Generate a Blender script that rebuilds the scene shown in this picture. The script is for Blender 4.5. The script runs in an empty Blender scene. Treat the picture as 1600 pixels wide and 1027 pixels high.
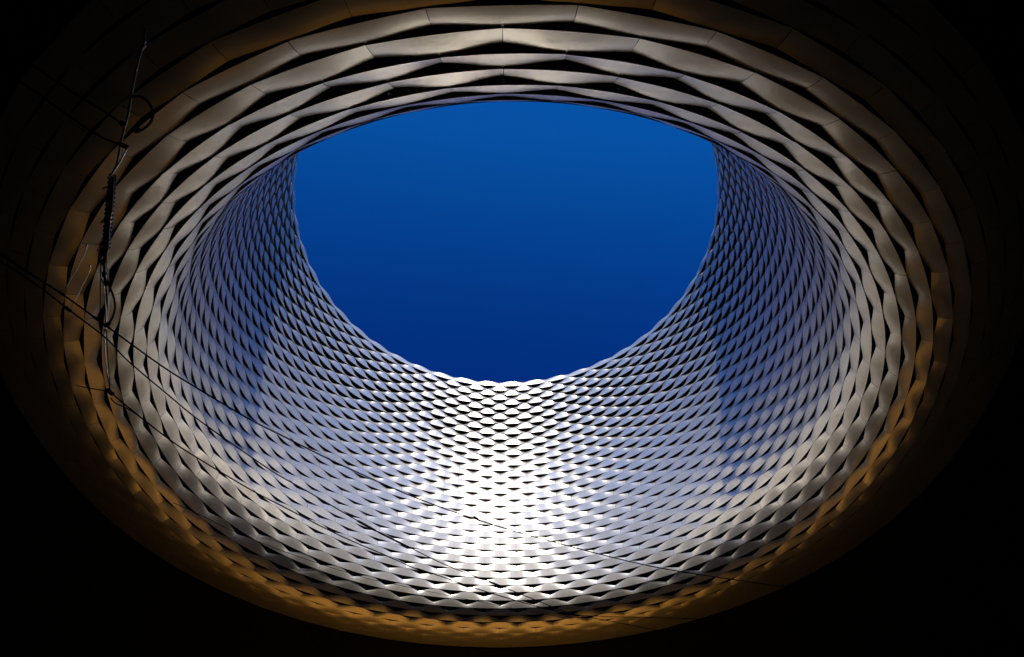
import bpy, math, random
import numpy as np
from mathutils import Vector, Matrix

random.seed(7)
rng = np.random.default_rng(7)
scene = bpy.context.scene
col = scene.collection

# ------------------------------------------------------------------ camera
S = 10.5                      # radius of the round opening, metres
CAM_Z = 1.6
FPX = 850.0                   # focal length in pixels of the 1600 px wide photograph
PITCH = math.radians(50.69)
ROLL = math.radians(-1.79)
CX, CY = -0.0084 * S, 1.33645 * S      # axis of the opening

R0 = Vector((1, 0, 0))
FW = Vector((0, math.cos(PITCH), math.sin(PITCH)))
U0 = Vector((0, -math.sin(PITCH), math.cos(PITCH)))
RIGHT = R0 * math.cos(ROLL) + U0 * math.sin(ROLL)
UP = -R0 * math.sin(ROLL) + U0 * math.cos(ROLL)
EYE = Vector((0, 0, CAM_Z))

cam_data = bpy.data.cameras.new('camera')
cam = bpy.data.objects.new('camera', cam_data)
col.objects.link(cam)
cam_data.sensor_fit = 'HORIZONTAL'
cam_data.sensor_width = 36.0
cam_data.lens = 36.0 * FPX / 1600.0
cam_data.clip_start = 0.05
cam_data.clip_end = 2000.0
m = Matrix.Identity(4)
for r in range(3):
    m[r][0] = RIGHT[r]; m[r][1] = UP[r]; m[r][2] = -FW[r]; m[r][3] = EYE[r]
cam.matrix_world = m
scene.camera = cam

# ------------------------------------------------------------------ sky, sun, exposure
SUN_EL = math.radians(51.0)
SUN_TH = math.radians(-8.8)            # direction in which the sunlight travels, from +Y
to_sun = Vector((-math.sin(SUN_TH) * math.cos(SUN_EL), -math.cos(SUN_TH) * math.cos(SUN_EL), math.sin(SUN_EL)))

world = bpy.data.worlds.new('World')
scene.world = world
world.use_nodes = True
wn, wl = world.node_tree.nodes, world.node_tree.links
wn.clear()
wo = wn.new('ShaderNodeOutputWorld')
bg = wn.new('ShaderNodeBackground')
sky = wn.new('ShaderNodeTexSky')
sky.sky_type = 'NISHITA'
sky.sun_disc = False
sky.sun_elevation = SUN_EL
sky.sun_rotation = math.atan2(to_sun.x, to_sun.y)
sky.altitude = 1500
sky.air_density = 1.0
sky.dust_density = 0.3
sky.ozone_density = 3.0
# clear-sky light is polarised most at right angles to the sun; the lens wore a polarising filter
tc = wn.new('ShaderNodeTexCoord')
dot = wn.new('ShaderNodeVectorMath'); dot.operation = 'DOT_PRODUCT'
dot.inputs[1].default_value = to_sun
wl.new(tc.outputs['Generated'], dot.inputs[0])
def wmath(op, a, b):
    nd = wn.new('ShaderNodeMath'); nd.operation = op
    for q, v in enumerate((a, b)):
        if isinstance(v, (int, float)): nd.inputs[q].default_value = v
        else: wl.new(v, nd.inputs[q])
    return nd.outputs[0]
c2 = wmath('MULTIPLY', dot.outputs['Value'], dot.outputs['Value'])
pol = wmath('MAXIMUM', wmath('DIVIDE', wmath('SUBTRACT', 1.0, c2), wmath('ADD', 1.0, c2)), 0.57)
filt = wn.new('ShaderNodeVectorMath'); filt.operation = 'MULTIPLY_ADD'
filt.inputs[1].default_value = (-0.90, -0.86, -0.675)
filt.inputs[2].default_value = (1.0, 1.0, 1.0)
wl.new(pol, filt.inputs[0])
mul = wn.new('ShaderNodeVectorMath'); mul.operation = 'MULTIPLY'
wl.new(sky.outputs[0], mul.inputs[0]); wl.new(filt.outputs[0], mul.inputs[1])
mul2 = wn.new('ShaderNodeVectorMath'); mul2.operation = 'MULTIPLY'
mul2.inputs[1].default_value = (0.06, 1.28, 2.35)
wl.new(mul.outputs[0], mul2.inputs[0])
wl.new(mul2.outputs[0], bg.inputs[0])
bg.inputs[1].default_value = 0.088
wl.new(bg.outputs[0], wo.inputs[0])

sun_data = bpy.data.lights.new('sun', 'SUN')
sun_data.energy = 3.0
sun_data.angle = math.radians(0.53)
sun_data.color = (1.0, 0.94, 0.84)
sun = bpy.data.objects.new('sun', sun_data)
col.objects.link(sun)
sun.rotation_euler = to_sun.to_track_quat('Z', 'Y').to_euler()

scene.view_settings.view_transform = 'Standard'
scene.view_settings.look = 'None'
scene.view_settings.gamma = 1.0
scene.view_settings.use_curve_mapping = False
scene.view_settings.exposure = 0.45
scene.cycles.max_bounces = 12
scene.cycles.glossy_bounces = 6
scene.cycles.diffuse_bounces = 4
scene.cycles.sample_clamp_indirect = 8.0
scene.cycles.use_denoising = True


# ------------------------------------------------------------------ materials
def new_mat(name):
    mt = bpy.data.materials.new(name)
    mt.use_nodes = True
    n, l = mt.node_tree.nodes, mt.node_tree.links
    return mt, n, l, n['Principled BSDF']


def metal_mat():
    mt, n, l, b = new_mat('brushed_aluminium')
    b.inputs['Metallic'].default_value = 0.72
    b.inputs['Anisotropic'].default_value = 0.35
    tan = n.new('ShaderNodeTangent'); tan.direction_type = 'RADIAL'; tan.axis = 'Z'
    l.new(tan.outputs[0], b.inputs['Tangent'])
    at = n.new('ShaderNodeAttribute'); at.attribute_name = 'tone'
    geo = n.new('ShaderNodeNewGeometry')
    noi = n.new('ShaderNodeTexNoise'); noi.inputs['Scale'].default_value = 1.3; noi.inputs['Detail'].default_value = 5
    l.new(geo.outputs['Position'], noi.inputs['Vector'])
    mix = n.new('ShaderNodeMath'); mix.operation = 'MULTIPLY_ADD'
    mix.inputs[1].default_value = 0.22; mix.inputs[2].default_value = 0.0
    l.new(noi.outputs['Fac'], mix.inputs[0])
    add = n.new('ShaderNodeMath'); add.operation = 'ADD'
    l.new(mix.outputs[0], add.inputs[0]); l.new(at.outputs['Fac'], add.inputs[1])
    # faint run-off streaks down the skin
    mp = n.new('ShaderNodeVectorMath'); mp.operation = 'MULTIPLY'; mp.inputs[1].default_value = (7, 7, 0.5)
    l.new(geo.outputs['Position'], mp.inputs[0])
    st = n.new('ShaderNodeTexNoise'); st.inputs['Scale'].default_value = 1.0; st.inputs['Detail'].default_value = 4
    l.new(mp.outputs[0], st.inputs['Vector'])
    sm_ = n.new('ShaderNodeMath'); sm_.operation = 'MULTIPLY_ADD'
    sm_.inputs[1].default_value = 0.30; sm_.inputs[2].default_value = -0.15
    l.new(st.outputs['Fac'], sm_.inputs[0])
    add2 = n.new('ShaderNodeMath'); add2.operation = 'ADD'
    l.new(add.outputs[0], add2.inputs[0]); l.new(sm_.outputs[0], add2.inputs[1])
    add = add2
    ramp = n.new('ShaderNodeValToRGB')
    ramp.color_ramp.elements[0].position = 0.0
    ramp.color_ramp.elements[0].color = (0.70, 0.645, 0.54, 1)
    ramp.color_ramp.elements[1].position = 0.45
    ramp.color_ramp.elements[1].color = (0.94, 0.875, 0.755, 1)
    l.new(add.outputs[0], ramp.inputs[0])
    l.new(ramp.outputs[0], b.inputs['Base Color'])
    rr = n.new('ShaderNodeMapRange')
    rr.inputs['From Min'].default_value = 0.0; rr.inputs['From Max'].default_value = 0.5
    rr.inputs['To Min'].default_value = 0.40; rr.inputs['To Max'].default_value = 0.32
    l.new(add.outputs[0], rr.inputs['Value'])
    l.new(rr.outputs[0], b.inputs['Roughness'])
    return mt


def plain_mat(name, color, rough=0.6, metal=0.0, noise=0.0, scale=3.0, spec=0.5):
    mt, n, l, b = new_mat(name)
    b.inputs['Roughness'].default_value = rough
    b.inputs['Metallic'].default_value = metal
    b.inputs['Specular IOR Level'].default_value = spec
    if noise > 0:
        geo = n.new('ShaderNodeNewGeometry')
        noi = n.new('ShaderNodeTexNoise'); noi.inputs['Scale'].default_value = scale; noi.inputs['Detail'].default_value = 6
        l.new(geo.outputs['Position'], noi.inputs['Vector'])
        ramp = n.new('ShaderNodeValToRGB')
        e = ramp.color_ramp.elements
        e[0].position = 0.3; e[1].position = 0.7
        e[0].color = tuple(c * (1 - noise) for c in color) + (1,)
        e[1].color = tuple(min(1, c * (1 + noise)) for c in color) + (1,)
        l.new(noi.outputs['Fac'], ramp.inputs[0])
        l.new(ramp.outputs[0], b.inputs['Base Color'])
    else:
        b.inputs['Base Color'].default_value = tuple(color) + (1,)
    return mt


ALU = metal_mat()
LINING = plain_mat('black_membrane', (0.012, 0.012, 0.012), 0.9, noise=0.3, spec=0.1)
CONCRETE = plain_mat('dark_hall_paint', (0.02, 0.02, 0.02), 0.85, noise=0.3, scale=0.7, spec=0.2)
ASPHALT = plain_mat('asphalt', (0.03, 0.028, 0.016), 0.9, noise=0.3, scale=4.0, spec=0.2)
BOUNCE = plain_mat('warm_bounce', (0.60, 0.29, 0.055), 0.85, noise=0.25, scale=2.0, spec=0.2)  # warm tone of the added slab that reflects sunlight upwards
WIRE = plain_mat('black_wire', (0.012, 0.011, 0.010), 0.6, spec=0.2)
STEEL = plain_mat('galvanised_steel', (0.55, 0.55, 0.56), 0.32, metal=1.0, noise=0.15, scale=30)
DULL = plain_mat('weathered_steel', (0.16, 0.15, 0.14), 0.5, metal=1.0, noise=0.3, scale=30)
PORCELAIN = plain_mat('black_glazed_insulator', (0.008, 0.007, 0.006), 0.12, spec=0.6)


def tag(o, label=None, cat=None, group=None, kind=None):
    if label: o['label'] = label
    if cat: o['category'] = cat
    if group: o['group'] = group
    if kind: o['kind'] = kind
    return o


def mesh_obj(name, verts, faces, mat, parent=None, smooth=False):
    me = bpy.data.meshes.new(name)
    me.from_pydata([tuple(v) for v in verts], [], [tuple(f) for f in faces])
    if smooth:
        me.polygons.foreach_set('use_smooth', [True] * len(me.polygons))
    me.materials.append(mat)
    o = bpy.data.objects.new(name, me)
    col.objects.link(o)
    if parent: o.parent = parent
    return o


def empty(name, loc=(0, 0, 0)):
    o = bpy.data.objects.new(name, None)
    o.location = loc
    col.objects.link(o)
    return o


def box(x0, x1, y0, y1, z0, z1):
    v = [(x, y, z) for z in (z0, z1) for y in (y0, y1) for x in (x0, x1)]
    f = [(0, 2, 3, 1), (4, 5, 7, 6), (0, 1, 5, 4), (2, 6, 7, 3), (0, 4, 6, 2), (1, 3, 7, 5)]
    return v, f


# ------------------------------------------------------------------ ground
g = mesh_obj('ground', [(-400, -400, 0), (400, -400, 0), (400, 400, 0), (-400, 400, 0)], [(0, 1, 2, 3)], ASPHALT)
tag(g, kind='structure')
g = mesh_obj('bounce_slab', *box(-13.5, 10.5, 27.2, 38, -0.05, 0.12), BOUNCE)  # added out of view to throw warm sunlight up onto lip and soffit
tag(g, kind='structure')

# ------------------------------------------------------------------ the hall with the round opening
# The skin is laid out in rows: row coordinate 0 is the first joint line under the rim, 38 lies on the lip,
# higher rows run out along the soffit. The lip is a little steeper at the sides and its soffit lower on the near side,
# so radius and height (above the eye) are tabled for the near side, the two flanks and the far side, in units of S.
WALL_Z = [2.345] + [2.313 + (1.873 - 2.313) * i / 12 for i in range(13)] + [1.873 + (1.363 - 1.873) * i / 15 for i in range(1, 16)]
NROW = 46                                     # last row coordinate


def table(r_lip, z_lip, dr):
    """r and z at row coordinates -1 .. NROW; the lists start at row 28"""
    r = [1.0] * len(WALL_Z) + list(r_lip)
    z = list(WALL_Z) + list(z_lip)
    while len(r) < NROW + 2:
        r.append(r[-1] + dr)
        dz = z[-1] - z[-2]
        z.append(z[-1] + dz * 0.66)
    return np.array(r), np.array(z)


T_NEAR = table([1, 1, 1, 1, 1, 1, 1.003, 1.009, 1.022, 1.042, 1.067, 1.101, 1.133, 1.173, 1.2085, 1.246, 1.284, 1.322, 1.360],
               [1.330, 1.296, 1.262, 1.229, 1.196, 1.162, 1.128, 1.095, 1.062, 1.030, 1.000, 0.965, 0.930, 0.897, 0.872, 0.860, 0.855, 0.854, 0.855], 0.038)
T_SIDE = table([1, 1, 1, 1, 1, 1.002, 1.008, 1.017, 1.030, 1.047, 1.068, 1.0885, 1.114, 1.143, 1.172, 1.199, 1.225, 1.251, 1.277],
               [1.331, 1.299, 1.267, 1.235, 1.203, 1.171, 1.139, 1.107, 1.075, 1.043, 1.013, 0.994, 0.979, 0.969, 0.963, 0.960, 0.959, 0.9595, 0.961], 0.026)
T_FAR = table([1, 1, 1, 1, 1, 1, 1, 1, 1.0005, 1.005, 1.016, 1.035, 1.062, 1.095, 1.130, 1.165, 1.200, 1.236, 1.272],
              [1.333, 1.302, 1.271, 1.240, 1.208, 1.177, 1.145, 1.113, 1.082, 1.050, 1.0225, 1.0015, 0.986, 0.976, 0.970, 0.967, 0.965, 0.965, 0.967], 0.036)
RI = np.arange(-1, NROW + 1)
RD = np.linspace(-1, NROW, 20 * (NROW + 1) + 1)


def smooth_table(t):
    t = np.asarray(t)
    m_ = np.gradient(t)                       # cubic through the tabled rows
    k = np.clip(np.floor(RD + 1).astype(int), 0, len(t) - 2)
    u = RD + 1 - k
    return ((2 * u ** 3 - 3 * u ** 2 + 1) * t[k] + (u ** 3 - 2 * u ** 2 + u) * m_[k]
            + (-2 * u ** 3 + 3 * u ** 2) * t[k + 1] + (u ** 3 - u ** 2) * m_[k + 1])


TAB = []
for tr_, tz_ in (T_NEAR, T_SIDE, T_FAR):
    rr_, zz_ = smooth_table(tr_), smooth_table(tz_)
    TAB.append((rr_, zz_, np.gradient(rr_, RD), np.gradient(zz_, RD)))


def skin(rho, a):
    """radius, height, unit normal into the void and row height at row coordinate rho, angle a from the near side"""
    rho, a = np.broadcast_arrays(np.asarray(rho, float), np.asarray(a, float))
    c = np.cos(a)
    wn_, ws_, wf_ = np.where(c > 0, c * c, 0), np.sin(a) ** 2, np.where(c < 0, c * c, 0)
    q = [sum(w_ * np.interp(rho, RD, TAB[k][j]) for k, w_ in enumerate((wn_, ws_, wf_))) for j in range(4)]
    h = np.hypot(q[2], q[3])
    return q[0], q[1], q[3] / h, -q[2] / h, h


NCOL = 44
# the panels round the near side are a little longer than those on the far side
kk = np.linspace(0, 22, 2201)
step = 7.917 + 2.2 * np.exp(-(kk / 3.0) ** 2)
cum = np.r_[0, np.cumsum((step[1:] + step[:-1]) / 2 * np.diff(kk))]
cum *= 180.0 / cum[-1]


def alpha(phi):
    p = np.mod(np.asarray(phi, float) + 22, 44) - 22
    return np.radians(np.sign(p) * np.interp(np.abs(p), kk, cum) + 0.4)


# depth of the recess and drop of the upper edge at the joints, as a share of the row height, by row
RK = [-1, 4, 10, 16, 24, 30, 34, 37, 39, 41, 43, 48, 70]
REC = [0.68, 0.70, 0.60, 0.42, 0.26, 0.16, 0.14, 0.14, 0.16, 0.08, 0.05, 0.05, 0.05]
DIP = [0.10, 0.42, 0.36, 0.25, 0.20, 0.28, 0.40, 0.66, 0.70, 0.38, 0.20, 0.15, 0.15]
LOU = [0.0, 0.0, 0.0, 0.0, 0.0, 0.0, 0.0, 0.05, 0.07, 0.06, 0.05, 0.05, 0.05]

NU, NT = 10, 3
uu = np.array([0, .09, .18, .26, .33, .5, .67, .74, .82, .91, 1.0])
tt = np.array([0, 0.45, 0.78, 1.0])
GAP = 0.004 / S / 0.14                               # half joint, in columns


def to_world(r, z, a):
    return np.stack([CX + S * r * np.sin(a), CY - S * r * np.cos(a), CAM_Z + S * z], -1)


def panel(i, k):
    """grid of one panel of band i (row i above, row i+1 below), from joint k to joint k+1"""
    # slits: long near the rim, shorter and pointed half way down, straight-sided on the lip
    sl = np.interp(i, [6, 18, 28, 36], [0.95, 0.72, 0.62, 0.9])
    cc = np.clip((np.cos(2 * np.pi * uu) + sl) / (1 + sl), 0, 1)
    tri = np.clip(1 - np.minimum(uu, 1 - uu) / 0.41, 0, 1)
    w = np.interp(i, [0, 22, 34], [0.35, 0.45, 0.75])
    cc = cc * (1 - w) + tri * w
    rec = np.interp(i, RK, REC)
    dip = np.interp(i, RK, DIP)
    lou = np.interp(i, RK, LOU)
    off = 0.5 if i % 2 else 0.0
    a = alpha(k + off + GAP + (1 - 2 * GAP) * uu)
    rec = rec * (1 + rng.normal(0, 0.07))
    # the waves are shallower round the near side and the flanks of the lip
    wside = np.clip((np.cos(a) + 0.85) / 0.7, 0, 1)
    dip = dip * (1 - 0.6 * np.interp(i, [30, 36], [0, 1]) * wside)
    if i == -1: rec, dip = rec * 0.45, dip * 0.3
    twist = rng.normal(0, 0.010) * (2 * uu - 1)
    V = np.zeros((NT + 1, NU + 1, 3))
    jit = rng.normal(0, 0.002)
    # offsets along the normal and rows, in row heights
    o_lo = -0.22 * rec * (1 - cc) + lou / 2 + jit + twist
    o_up = -rec * cc - 0.004 - lou / 2
    p_up = i + dip * cc
    _, _, _, nz_lo, _ = skin(i + 1.0, a)
    half = (a[-1] - a[0]) / 2
    chord = (np.cos(half) / np.cos(a - (a[0] + a[-1]) / 2) - 1) * (0.2 + 0.65 * np.clip(np.cos(a), 0, 1)) * np.abs(nz_lo)
    for j, t in enumerate(tt):
        r, z, nr, nz, h = skin(i + 1 + (p_up - i - 1) * t, a)
        o = (o_lo + (o_up - o_lo) * t ** 1.4) * h
        V[j] = to_world(r * (1 + chord * (1 - t)) + nr * o, z + nz * o, a)
    # folded returns along the lower and the upper edge
    r, z, nr, nz, h = skin(i + 1 - 0.1, a)
    o = (o_lo - np.maximum(0.16, 1.1 * lou)) * h
    low = to_world(r * (1 + chord) + nr * o, z + nz * o, a)
    r, z, nr, nz, h = skin(p_up + 0.1, a)
    o = (o_up - 0.1) * h
    upp = to_world(r + nr * o, z + nz * o, a)
    return np.concatenate([V.reshape(-1, 3), V[0], low, V[NT], upp])


W = NU + 1
PF = []
for j in range(NT):
    for q in range(NU):
        b = j * W + q
        PF.append((b, b + 1, b + 1 + W, b + W))
o1 = (NT + 1) * W
for q in range(NU):
    PF.append((o1 + W + q, o1 + W + q + 1, o1 + q + 1, o1 + q))
o2 = o1 + 2 * W
for q in range(NU):
    PF.append((o2 + q, o2 + q + 1, o2 + W + q + 1, o2 + W + q))
PF = np.array(PF)
NVP = (NT + 1) * W + 4 * W

panels = []
for i in range(-1, NROW):
    for k in range(NCOL):
        panels.append((i, k, panel(i, k)))


def project(P):
    d = P - np.array(EYE)
    f = d @ np.array(FW)
    f = np.where(np.abs(f) < 1e-3, 1e-3, f)
    return np.stack([800 + FPX * (d @ np.array(RIGHT)) / f, 513.5 - FPX * (d @ np.array(UP)) / f], -1), f


def shown_area(v):
    g4 = v[[0, NU, (NT + 1) * W - 1, NT * W]]
    p, f = project(g4)
    if (f < 0.2).any(): return 0
    c = p.mean(0)
    if not (-30 < c[0] < 1630 and -30 < c[1] < 1057): return 0
    n = np.cross(g4[1] - g4[0], g4[3] - g4[0])
    ctr = g4.mean(0)
    to_eye = np.array(EYE) - ctr
    rad = np.array([CX - ctr[0], CY - ctr[1], 0.0])
    inward = rad / np.linalg.norm(rad)
    r_here = np.linalg.norm(rad) / S
    if r_here < 1.02 and inward @ to_eye < 0: return 0      # back of the near wall
    x, y = p[:, 0], p[:, 1]
    return 0.5 * abs(sum(x[q] * y[(q + 1) % 4] - x[(q + 1) % 4] * y[q] for q in range(4)))


hall = empty('exhibition_hall', (CX, CY, 0))
tag(hall, 'exhibition hall pierced by a round opening clad in wavy woven aluminium bands', 'building')
HL = Vector((CX, CY, 0))
hl = np.array(HL)

areas = np.array([shown_area(v) for _, _, v in panels])
order = np.argsort(-areas)
single = set(order[:300].tolist())


def finish(o, tones):
    a = o.data.attributes.new('tone', 'FLOAT', 'POINT')
    a.data.foreach_set('value', tones)


rest_v, rest_t = [], []
for idx, (i, k, v) in enumerate(panels):
    tone = float(np.clip(0.22 + rng.normal(0, 0.05), 0.08, 0.36))
    if idx in single:
        o = mesh_obj('cladding_panel', v - hl, PF.tolist(), ALU, hall, True)
        finish(o, [tone] * NVP)
    else:
        rest_v.append(v - hl); rest_t.append(tone)
n = len(rest_v)
allv = np.concatenate(rest_v)
allf = (PF[None] + (np.arange(n) * NVP)[:, None, None]).reshape(-1, 4)
me = bpy.data.meshes.new('cladding')
me.vertices.add(len(allv)); me.vertices.foreach_set('co', allv.astype(np.float32).ravel())
me.loops.add(len(allf) * 4); me.loops.foreach_set('vertex_index', allf.astype(np.int32).ravel())
me.polygons.add(len(allf))
me.polygons.foreach_set('loop_start', np.arange(0, len(allf) * 4, 4, dtype=np.int32))
me.polygons.foreach_set('use_smooth', np.ones(len(allf), bool))
me.update(calc_edges=True)
me.materials.append(ALU)
rest = bpy.data.objects.new('cladding', me)
col.objects.link(rest); rest.parent = hall
finish(rest, np.repeat(np.array(rest_t, np.float32), NVP))
tag(rest, kind='stuff')

# black lining behind the bands
off = 0.045
NL = 132
th = np.linspace(0, 2 * np.pi, NL, endpoint=False)
lv, lf = [], []
lrows = np.r_[np.linspace(-1, 27, 15), np.linspace(28, NROW, 28)]
for q in lrows:
    r, z, nr, nz, h = skin(q, th)
    lv += [tuple(p - hl) for p in to_world(r - nr * off, z - nz * off, th)]
# past the last band: a fascia down to the level of the bands, then the plain black soffit
r, z, nr, nz, h = skin(NROW, th)
lv += [tuple(p - hl) for p in to_world(r + 0.004, z - nz * off, th)]
lv += [tuple(p - hl) for p in to_world(r + 0.004, z - 0.004, th)]
lv += [tuple(p - hl) for p in to_world(r + 0.03, z - 0.004, th)]
lv += [tuple(p - hl) for p in to_world(np.full(NL, 4.895), z * 0 + 0.9, th)]
for j in range(len(lrows) + 3):
    for q in range(NL):
        q2 = (q + 1) % NL
        lf.append((j * NL + q, j * NL + q2, (j + 1) * NL + q2, (j + 1) * NL + q))
mesh_obj('lining', lv, lf, LINING, hall, False)
# roof sheet round the rim
rv, rf = [], []
for a_, b_ in ((1.016, 2.338), (1.0 + off, 2.345), (1.10, 2.345), (5.4, 2.335)):
    rv += [tuple(p - hl) for p in to_world(np.full(NL, a_), np.full(NL, b_), th)]
for j in range(3):
    for q in range(NL):
        q2 = (q + 1) % NL
        rf.append((j * NL + q, j * NL + q2, (j + 1) * NL + q2, (j + 1) * NL + q))
mesh_obj('roof', rv, rf, CONCRETE, hall)
# added drum round the covered square, keeps daylight from the sides out
wv, wf = [], []
for a_, b_ in ((4.9, -CAM_Z / S), (4.9, 2.33), (5.0, 2.33), (5.0, -CAM_Z / S)):
    wv += [tuple(p - hl) for p in to_world(np.full(NL, a_), np.full(NL, b_), th)]
for j in range(3):
    for q in range(NL):
        q2 = (q + 1) % NL
        wf.append((j * NL + q, j * NL + q2, (j + 1) * NL + q2, (j + 1) * NL + q))
mesh_obj('daylight_baffle', wv, wf, CONCRETE, hall)


# ------------------------------------------------------------------ overhead tram wires
def at(px, py, h):
    """point on the level h metres above the eye that the photograph shows at this pixel"""
    d = FW + RIGHT * ((px - 800) / FPX) - UP * ((py - 513.5) / FPX)
    return EYE + d * (h / d.z)


def smooth_path(pts, n=6):
    pts = [Vector(p) for p in pts]
    if len(pts) == 2: return pts
    P = [pts[0] * 2 - pts[1]] + pts + [pts[-1] * 2 - pts[-2]]
    out = []
    for i in range(1, len(P) - 2):
        for j in range(n):
            t = j / n
            a, b, c, d = P[i - 1], P[i], P[i + 1], P[i + 2]
            out.append(0.5 * ((2 * b) + (c - a) * t + (2 * a - 5 * b + 4 * c - d) * t * t + (3 * b - a - 3 * c + d) * t ** 3))
    out.append(pts[-1])
    return out


def tube_data(path, rad, sides=8, V=None, F=None):
    V = [] if V is None else V
    F = [] if F is None else F
    base = len(V)
    rads = rad if hasattr(rad, '__len__') else [rad] * len(path)
    ref = Vector((0, 0, 1))
    for i, p in enumerate(path):
        t = (path[min(i + 1, len(path) - 1)] - path[max(i - 1, 0)]).normalized()
        rf_ = ref if abs(t.z) < 0.9 else Vector((1, 0, 0))
        x = t.cross(rf_).normalized(); y = t.cross(x).normalized()
        for q in range(sides):
            an = 2 * math.pi * q / sides
            V.append(p + (x * math.cos(an) + y * math.sin(an)) * rads[i])
    for i in range(len(path) - 1):
        for q in range(sides):
            q2 = (q + 1) % sides
            F.append((base + i * sides + q, base + i * sides + q2, base + (i + 1) * sides + q2, base + (i + 1) * sides + q))
    F.append(tuple(base + q for q in range(sides))[::-1])
    F.append(tuple(base + (len(path) - 1) * sides + q for q in range(sides)))
    return V, F


def tube(name, path, rad, mat, parent=None, sides=8):
    v, f = tube_data(path, rad, sides)
    if parent is not None:
        v = [p - parent.location for p in v]
    return mesh_obj(name, v, f, mat, parent, True)


def px_path(pts, h):
    return [at(x, y, h if not callable(h) else h(i)) for i, (x, y) in enumerate(pts)]


def sleeve(parent, a, b, rad, name='splice_sleeve', mat=None):
    d = b - a
    path = [a + d * t for t in (0, 0.04, 0.12, 0.5, 0.88, 0.96, 1)]
    return tube(name, path, [rad * 0.45, rad * 0.85, rad, rad, rad, rad * 0.85, rad * 0.45], mat or WIRE, parent)


HW = 4.40      # height of the wires above the eye


def wire(name, pts, h, rad, label, cat='wire', group=None):
    path = px_path(pts, h)
    root = empty(name, path[0])
    tube('strand', smooth_path(path), rad, WIRE, root, 6)
    tag(root, label, cat, group)
    return root


GW = 'overhead tram wires below the opening'
w1 = wire('overhead_wire', [(-60, 357), (40, 423), (96, 459), (167, 510), (247, 568), (297, 600), (386, 653), (439, 680), (534, 727), (655, 780), (767, 819), (906, 858), (1033, 888), (1182, 911), (1420, 945)],
          HW, 0.0085, 'longest black overhead wire, uppermost of three, slanting across the whole funnel', 'wire', GW)
for p in ((96, 459), (150, 498), (167, 510), (745, 811)):
    sleeve(w1, at(p[0] - 5, p[1] - 3.6, HW), at(p[0] + 5, p[1] + 3.2, HW), 0.014, 'clamp')
w2 = wire('overhead_wire', [(-60, 372), (47, 438), (106, 483), (165, 528), (201, 565), (265, 619), (310, 656), (382, 707), (431, 740), (477, 766), (559, 814), (596, 834), (635, 853), (675, 873), (714, 890), (762, 908), (800, 923), (860, 947), (895, 961)],
          HW - 0.03, 0.0075, 'middle black overhead wire carrying a thick sleeve below the funnel centre', 'wire', GW)
sleeve(w2, at(558, 813.5, HW - .03), at(588, 830, HW - .03), 0.016)
sleeve(w2, at(590, 831, HW - .03), at(634, 853, HW - .03), 0.014)
sleeve(w2, at(630, 851, HW - .03), at(640, 856, HW - .03), 0.014, 'clamp')
sleeve(w2, at(763, 908.5, HW - .03), at(787, 918, HW - .03), 0.016)
sleeve(w2, at(101, 479, HW - .03), at(111, 487, HW - .03), 0.017, 'clamp')
sleeve(w2, at(885, 957, HW - .03), at(905, 963, HW - .03), 0.014, 'clamp')
w3 = wire('overhead_wire', [(171, 612), (217, 650), (265, 687), (301, 711), (391, 765), (445, 793), (529, 836), (605, 869), (650, 889), (672, 895), (751, 922), (833, 946), (895, 961)],
          HW - 0.06, 0.008, 'lowest of the three black overhead wires, starting at a clamp beside the left rim', 'wire', GW)
sleeve(w3, at(166, 608, HW - .06), at(177, 617, HW - .06), 0.022, 'clamp')
sleeve(w3, at(650, 888.5, HW - .06), at(676, 897, HW - .06), 0.015)
w4 = wire('guy_wire', [(120, 603), (171, 612)], HW - 0.06, 0.006, 'short thin guy wire running left from the lowest clamp', 'wire')
w5 = wire('jumper_wire', [(173, 622), (180, 630), (196, 637), (214, 648)], HW - 0.08, 0.006, 'short slack jumper wire drooping under the start of the lowest overhead wire', 'wire')
w6 = wire('thin_stay_wire', [(272, 786), (326, 811), (353, 825), (447, 863), (560, 900), (630, 916), (767, 944), (895, 968)],
          HW + 2.6, 0.006, 'hair-thin stay wire close to the lower left rim', 'wire')
w7 = wire('trailing_wire', [(895, 961), (964, 964), (1082, 967), (1240, 972)], HW - .03, 0.006, 'thin wire leaving the right end of the lower wires level to the right', 'wire')
w8 = wire('trailing_wire', [(895, 961), (950, 970), (1027, 985), (1180, 1012)], HW - .03, 0.006, 'thin wire leaving the right end of the lower wires downwards over the orange glow', 'wire')

# the two wires in the dark upper left
w9 = wire('span_wire', [(-60, 40), (2, 75), (42, 96), (93, 131), (152, 168), (192, 194)], HW + .1, 0.008, 'upper of two black wires in the dark upper left, ending at the steel rod', 'wire')
w10 = wire('span_wire', [(-60, 72), (42, 135), (126, 194), (164, 217), (199, 229)], HW + .1, 0.008, 'lower of two black wires in the dark upper left, ending at the steel rod', 'wire')
sleeve(w9, at(186, 190, HW + .1), at(196, 197, HW + .1), 0.02, 'clamp')
sleeve(w10, at(188, 225, HW + .1), at(200, 231, HW + .1), 0.02, 'clamp')

# thin droppers holding the wire pair on the far left
for a, b, c, lab in (((135, 384), (132, 398), (100, 455), 'thin bright dropper rod, left of two, above the wire clamp at the left edge'),
                     ((140.5, 415), (139, 426), (111, 480), 'thin bright dropper rod, right of two, beside the hanging insulator')):
    p = px_path([a, b, c], HW + 0.15)
    p[2] = at(c[0], c[1], HW + 0.0)
    root = empty('dropper_rod', p[0])
    tube('rod', smooth_path(p), 0.0035, STEEL, root, 6)
    sleeve(root, p[0] - (p[1] - p[0]) * 0.15, p[0] + (p[1] - p[0]) * 0.2, 0.008, 'eye_bolt', STEEL)
    tag(root, lab, 'rod', 'dropper rods of the tram wire')

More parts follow.
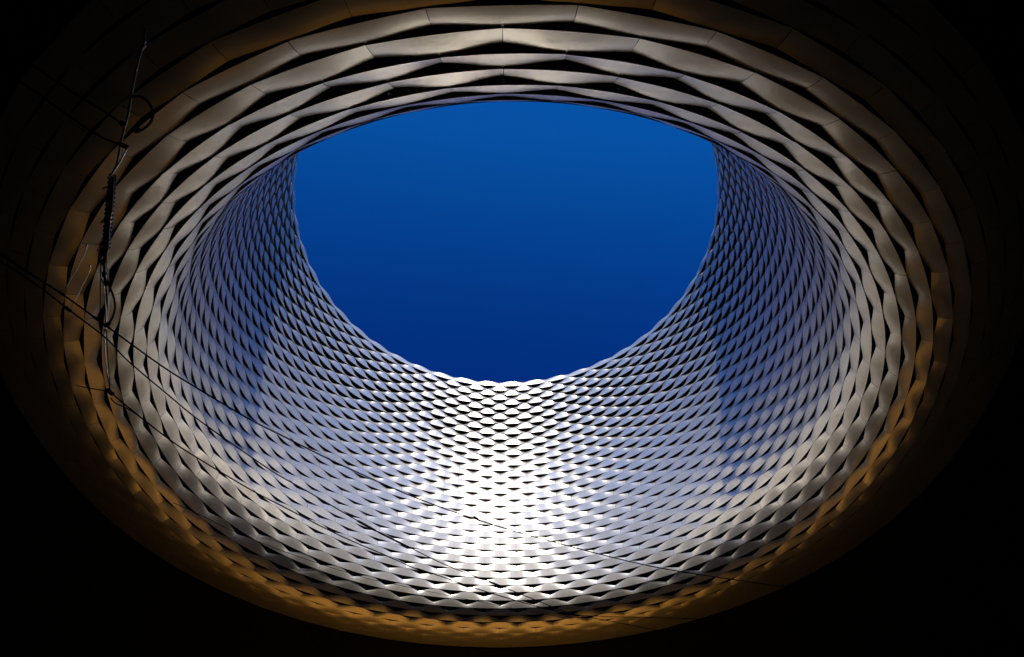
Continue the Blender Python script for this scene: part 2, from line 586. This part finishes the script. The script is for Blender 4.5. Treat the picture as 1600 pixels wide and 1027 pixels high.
# insulator string with its steel rods
HI = HW + 0.12
A, B = at(176, 274, HI), at(165, 390, HI)
ins = empty('line_insulator', A)
tag(ins, 'dark ribbed line insulator with steel end rods hanging at the left rim', 'insulator')
ax = (B - A)
tube('core', [A, A + ax * 0.5, B], 0.027, PORCELAIN, ins, 12)
NS = 17
xdir = ax.normalized().cross(Vector((0, 0, 1))).normalized()
for q in range(NS):
    c0 = A + ax * (0.04 + 0.92 * q / (NS - 1))
    n_ = ax.normalized() * 0.009
    sh = [c0 - n_ * 1.6, c0 - n_ * 0.4, c0 + n_ * 0.2, c0 + n_ * 0.5, c0 + n_ * 1.2]
    tube('shed', sh, [0.026, 0.030, 0.036, 0.034, 0.026], PORCELAIN, ins, 14)


def bead(parent, p, r, mat, name='glint_bead'):
    V, F = [], []
    ns, nr_ = 8, 5
    for i in range(1, nr_):
        ph = math.pi * i / nr_
        for j in range(ns):
            t = 2 * math.pi * j / ns
            V.append(p - parent.location + Vector((math.sin(ph) * math.cos(t), math.sin(ph) * math.sin(t), math.cos(ph))) * r)
    for i in range(nr_ - 2):
        for j in range(ns):
            j2 = (j + 1) % ns
            F.append((i * ns + j, (i + 1) * ns + j, (i + 1) * ns + j2, i * ns + j2))
    F.append(tuple(range(ns)))
    F.append(tuple((nr_ - 2) * ns + j for j in range(ns))[::-1])
    return mesh_obj(name, V, F, mat, parent, True)


for px, py in ((175.4, 276), (173.6, 285), (173, 289), (171, 298), (170.5, 304), (169, 313), (168.5, 317), (167.5, 324), (167.3, 330), (166.6, 341), (165.7, 356), (165, 368), (164.8, 377)):
    bead(ins, at(px, py, HI - 0.045), 0.0055, STEEL)  # steel beads added as the sparkles along the insulator
for (x0, y0), (x1, y1) in (((160.5, 295.5), (167, 292)), ((158, 348.5), (163, 343)), ((156.5, 387.5), (161.5, 381))):
    sleeve(ins, at(x0, y0, HI - 0.03), at(x1, y1, HI - 0.02), 0.009, 'cotter_pin', STEEL)
# upper rod
p = px_path([(176, 270), (183, 255), (190, 218), (200, 180), (205, 150), (213, 110), (221, 78), (226, 66), (226.5, 45)], HI)
tube('upper_rod', smooth_path(p), 0.009, DULL, ins, 8)
for px, py in ((226, 65), (226, 72), (222.5, 76), (212.5, 109)):
    bead(ins, at(px, py, HI - 0.01), 0.011, STEEL)  # more beads standing for glints on the rod
# wire beside the insulator and the short bright link
tube('side_wire', smooth_path(px_path([(177.5, 268), (177, 300), (174.5, 330), (171.5, 345), (169.5, 385), (166.5, 400), (168, 440)], HI - 0.03)), 0.0055, DULL, ins, 6)
tube('link_rod', smooth_path(px_path([(199.5, 231), (188, 252), (178, 268), (169.5, 279)], HI - 0.05)), 0.0055, STEEL, ins, 6)
# lower links
tube('lower_rod', smooth_path(px_path([(153, 391), (156.5, 400), (157.5, 415), (157.5, 434), (162, 444), (164, 470), (166, 500), (163, 530)], HI - 0.04)), 0.0065, STEEL, ins, 6)
bead(ins, at(153, 391, HI - 0.04), 0.009, STEEL)
tube('lower_link', smooth_path(px_path([(164, 390), (163.5, 420), (165, 445), (167, 470), (166.5, 508)], HI - 0.02)), 0.014, PORCELAIN, ins, 8)
for px, py in ((162, 410), (163, 429), (167, 442)):
    sleeve(ins, at(px, py - 4, HI - .02), at(px, py + 4, HI - .02), 0.021, 'collar', PORCELAIN)
tube('dark_drop', smooth_path(px_path([(157, 436), (156.5, 470), (156, 500)], HI - 0.05)), 0.005, WIRE, ins, 6)
tube('stay_rod', smooth_path(px_path([(163, 515), (165, 560), (169, 590), (171.5, 610)], HI - 0.1)), 0.0055, STEEL, ins, 6)
tube('stay_wire', smooth_path(px_path([(166, 515), (168.5, 560), (171, 590), (172, 610)], HI - 0.1)), 0.005, WIRE, ins, 6)

# the two curled jumper cables
lp = [(205, 152), (212, 150.5), (222, 152), (231, 159), (237, 169), (239, 180), (236, 190), (229, 198), (222, 203), (215, 205)]
j1 = empty('jumper_cable', at(205, 152, HI))
tube('cable', smooth_path(px_path(lp, HI - 0.04)), 0.010, WIRE, j1, 8)
sleeve(j1, at(211, 206, HI - .04), at(219, 203, HI - .04), 0.018, 'end_lug')
tag(j1, 'black jumper cable curled in a wide hook at the upper rod', 'cable')
lp = [(169, 440), (173, 452), (178, 466), (180, 478), (178, 490), (174, 500), (168, 508)]
j2 = empty('jumper_cable', at(169, 440, HI))
tube('cable', smooth_path(px_path(lp, HI - 0.06)), 0.0095, WIRE, j2, 8)
sleeve(j2, at(164, 510, HI - .06), at(171, 505, HI - .06), 0.02, 'end_lug')
tag(j2, 'short black jumper cable bowed over the topmost wire below the insulator', 'cable')
